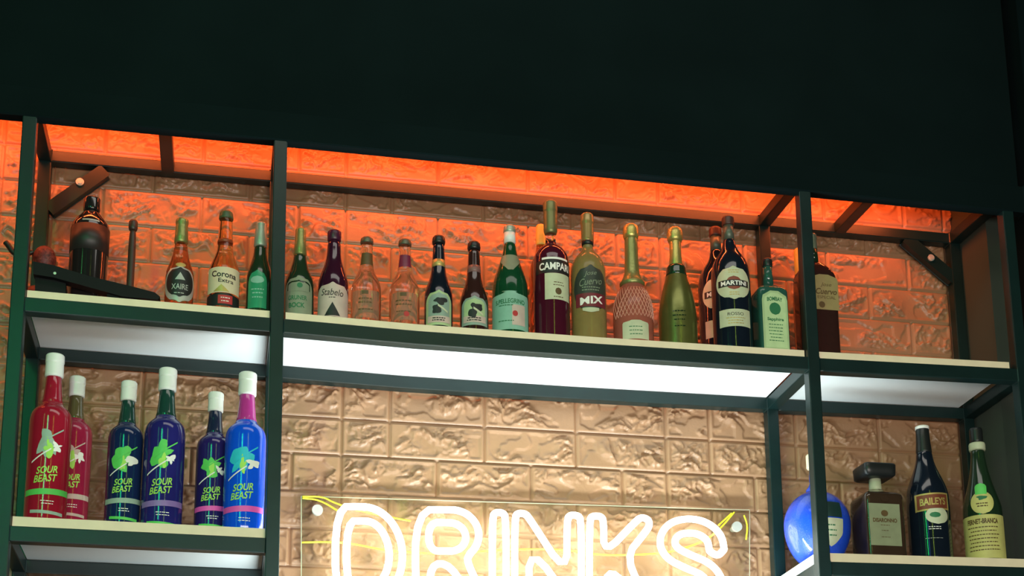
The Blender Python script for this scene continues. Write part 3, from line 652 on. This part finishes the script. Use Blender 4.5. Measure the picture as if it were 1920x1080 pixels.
b = Bottle('liqueur_bottle', 'square amber almond liqueur bottle with a broad flat black stopper and grey green label', 1648, 1020, .085, LO, group=G3, sq=(9, .95))
AMB = mat('dark_amber_glass', (.045, .026, .016), rough=.10, trans=.15, coat=.4)
b.lathe('glass_body', [(926,20),(931,33),(936,38),(945,39.5),(1040,39.5)], AMB, base=True, seg=72)
b.lathe('neck', [(898,11),(927,12)], MINT, cut=0, round_=True); b.lathe('neck_ring', [(921,15),(928,17)], CLEAR, cut=0, round_=True)
b.lathe('stopper', [(876,30),(879,32),(897,31),(900,27)], BLKCAP, cut=0, seg=64)
L = b.label('label', mat('grey_green_label_paper', (.24, .27, .16), rough=.45), -4, 31, 950, 1028); b.text('DISARONNO', BROWNP, -4, 981, 48, 8, bold=.04, parent=L); b.label('crest', BROWNP, -4, 7, 962, 974, 'oval', off=.0011, parent=L); b.lines(BROWNP, -4, [990, 1000, 1012], 18, 1.2, parent=L)
b.label('glass_seal', AMB, -2, 8, 936, 947, 'oval', off=.0015)
b.text('DISARONNO', SILVERP, 0, 886, 40, 5, off=.016, name='stopper_lettering')

b = Bottle('cream_liqueur_bottle', 'black cream liqueur bottle with a red gold name band and pale landscape label', 1745, 1020, .075, LO, group=G3)
b.lathe('glass_body', [(846,14),(862,15.5),(876,19),(893,26),(908,32.5),(922,37),(938,39.5),(1042,39.5)], BLKGL, base=True)
b.lathe('neck_sleeve', [(805,12),(830,13),(848,14.6),(852,14.2)], BLKCAP, cut=1); b.lathe('cap_rim', [(801,11),(802,12.8),(807,12.8)], WHITE, cut=0)
L = b.label('name_band', GOLDP, 10, 30, 930, 962, 'rect', tilt=.05); b.label('name_field', mat('rust_red_field', (.16, .04, .02), rough=.4), 10, 27, 933, 959, off=.0010, parent=L, tilt=.05); b.text('BAILEYS', GOLDP, 10, 946, 48, 14, bold=.03, off=.0016, parent=L, tilt=.05)
L = b.label('picture_label', MINT, 16, 21, 956, 988, 'oval', off=.0009); b.label('picture_green', GREENP, 12, 10, 966, 976, 'oval', off=.0013, parent=L); b.lines(WHITE, 10, [993, 997], 30, 1.3); b.lines(SILVERP, 8, [1014], 44, .8)

b = Bottle('amaro_bottle', 'dark green bitters bottle with yellow wraparound label and round emblem, rightmost bottle', 1847, 1020, .075, LO, group=G3)
b.lathe('glass_body', [(842,12),(862,13),(885,16.5),(908,22),(928,28),(946,33.5),(960,36),(1048,36)], DGREEN, base=True)
b.lathe('cap', [(805,10.5),(808,12),(830,12),(832,11)], BLKCAP, cut=1); b.lathe('collar', [(833,14),(836,15),(845,15),(847,14)], MINT, cut=0)
L = b.label('label', YELLAB, -1, 35.5, 969, 1050); b.text('FERNET-BRANCA', BROWNP, -1, 981, 58, 10, bold=.04, parent=L); b.lines(BROWNP, -1, [992, 999, 1006, 1013, 1020, 1027, 1034], 60, 2, parent=L)
L = b.label('emblem', YELLAB, 1, 20, 924, 968, 'oval'); b.label('emblem_top', GREENPR, 0, 10, 908, 930, 'arch', off=.0009); b.blot('emblem_band', GREENP, 1, 937, 14, 5, 3, off=.0011, parent=L, spikes=5); b.lines(BROWNP, 1, [948, 953], 22, 2.4, parent=L)

# ------------------------------------------------------------------ lights
def area(name, loc, target, sx, sy, power, col):
    l = bpy.data.lights.new(name, 'AREA'); l.shape = 'RECTANGLE'; l.size = sx; l.size_y = sy; l.energy = power; l.color = col
    o = bpy.data.objects.new(name, l); C.objects.link(o); o.location = Vector(loc)+Vector((0, 0, ZS))
    d = Vector(target)-Vector(loc); o.rotation_euler = d.to_track_quat('-Z', 'Y').to_euler(); return o
area('cove_led_light', (.30, .112, .555), (.30, .30, .43), 2.65, .012, 16.5, (1, .15, .035))
area('bar_ceiling_light', (.5, -1.4, 1.45), (.6, 0, -.15), 2.2, .6, 14, (1, .95, .86))
area('low_front_fill', (.5, -3.2, -1.0), (.6, 0, -.1), 2.6, .5, 71, (1, .90, .83))  # added fill, set low so the steel shows no reflection of it
area('counter_strip_light', (.60, -.05, -.80), (.60, .14, 0), 1.1, .08, 20, (.80, .98, 1))
area('green_tube_light', (-2.1, -2.5, .1), (0, 0, 0), .045, 2.8, 5, (.12, 1, .25))
area('green_tube_light', (-.98, -2.5, .5), (-.55, 0, -.3), .10, .9, 11, (.02, 1, .22))
area('lime_tube_light', (.75, -3.4, .2), (.8, 0, 0), .05, 2.8, 8, (.65, 1, .10))
area('blue_tube_light', (-.9, -3.3, .0), (0, 0, 0), .05, 2.4, 6, (.10, .35, 1))
w = bpy.data.worlds.new('world'); SC.world = w; w.use_nodes = True
w.node_tree.nodes['Background'].inputs['Color'].default_value = (.10, .35, .40, 1); w.node_tree.nodes['Background'].inputs['Strength'].default_value = .02

SC.view_settings.view_transform = 'Standard'; SC.view_settings.look = 'None'; SC.view_settings.gamma = 1; SC.view_settings.exposure = 0
SC.view_settings.use_curve_mapping = False
SC.cycles.use_denoising = True; SC.cycles.max_bounces = 10; SC.cycles.transmission_bounces = 8; SC.cycles.sample_clamp_indirect = 6
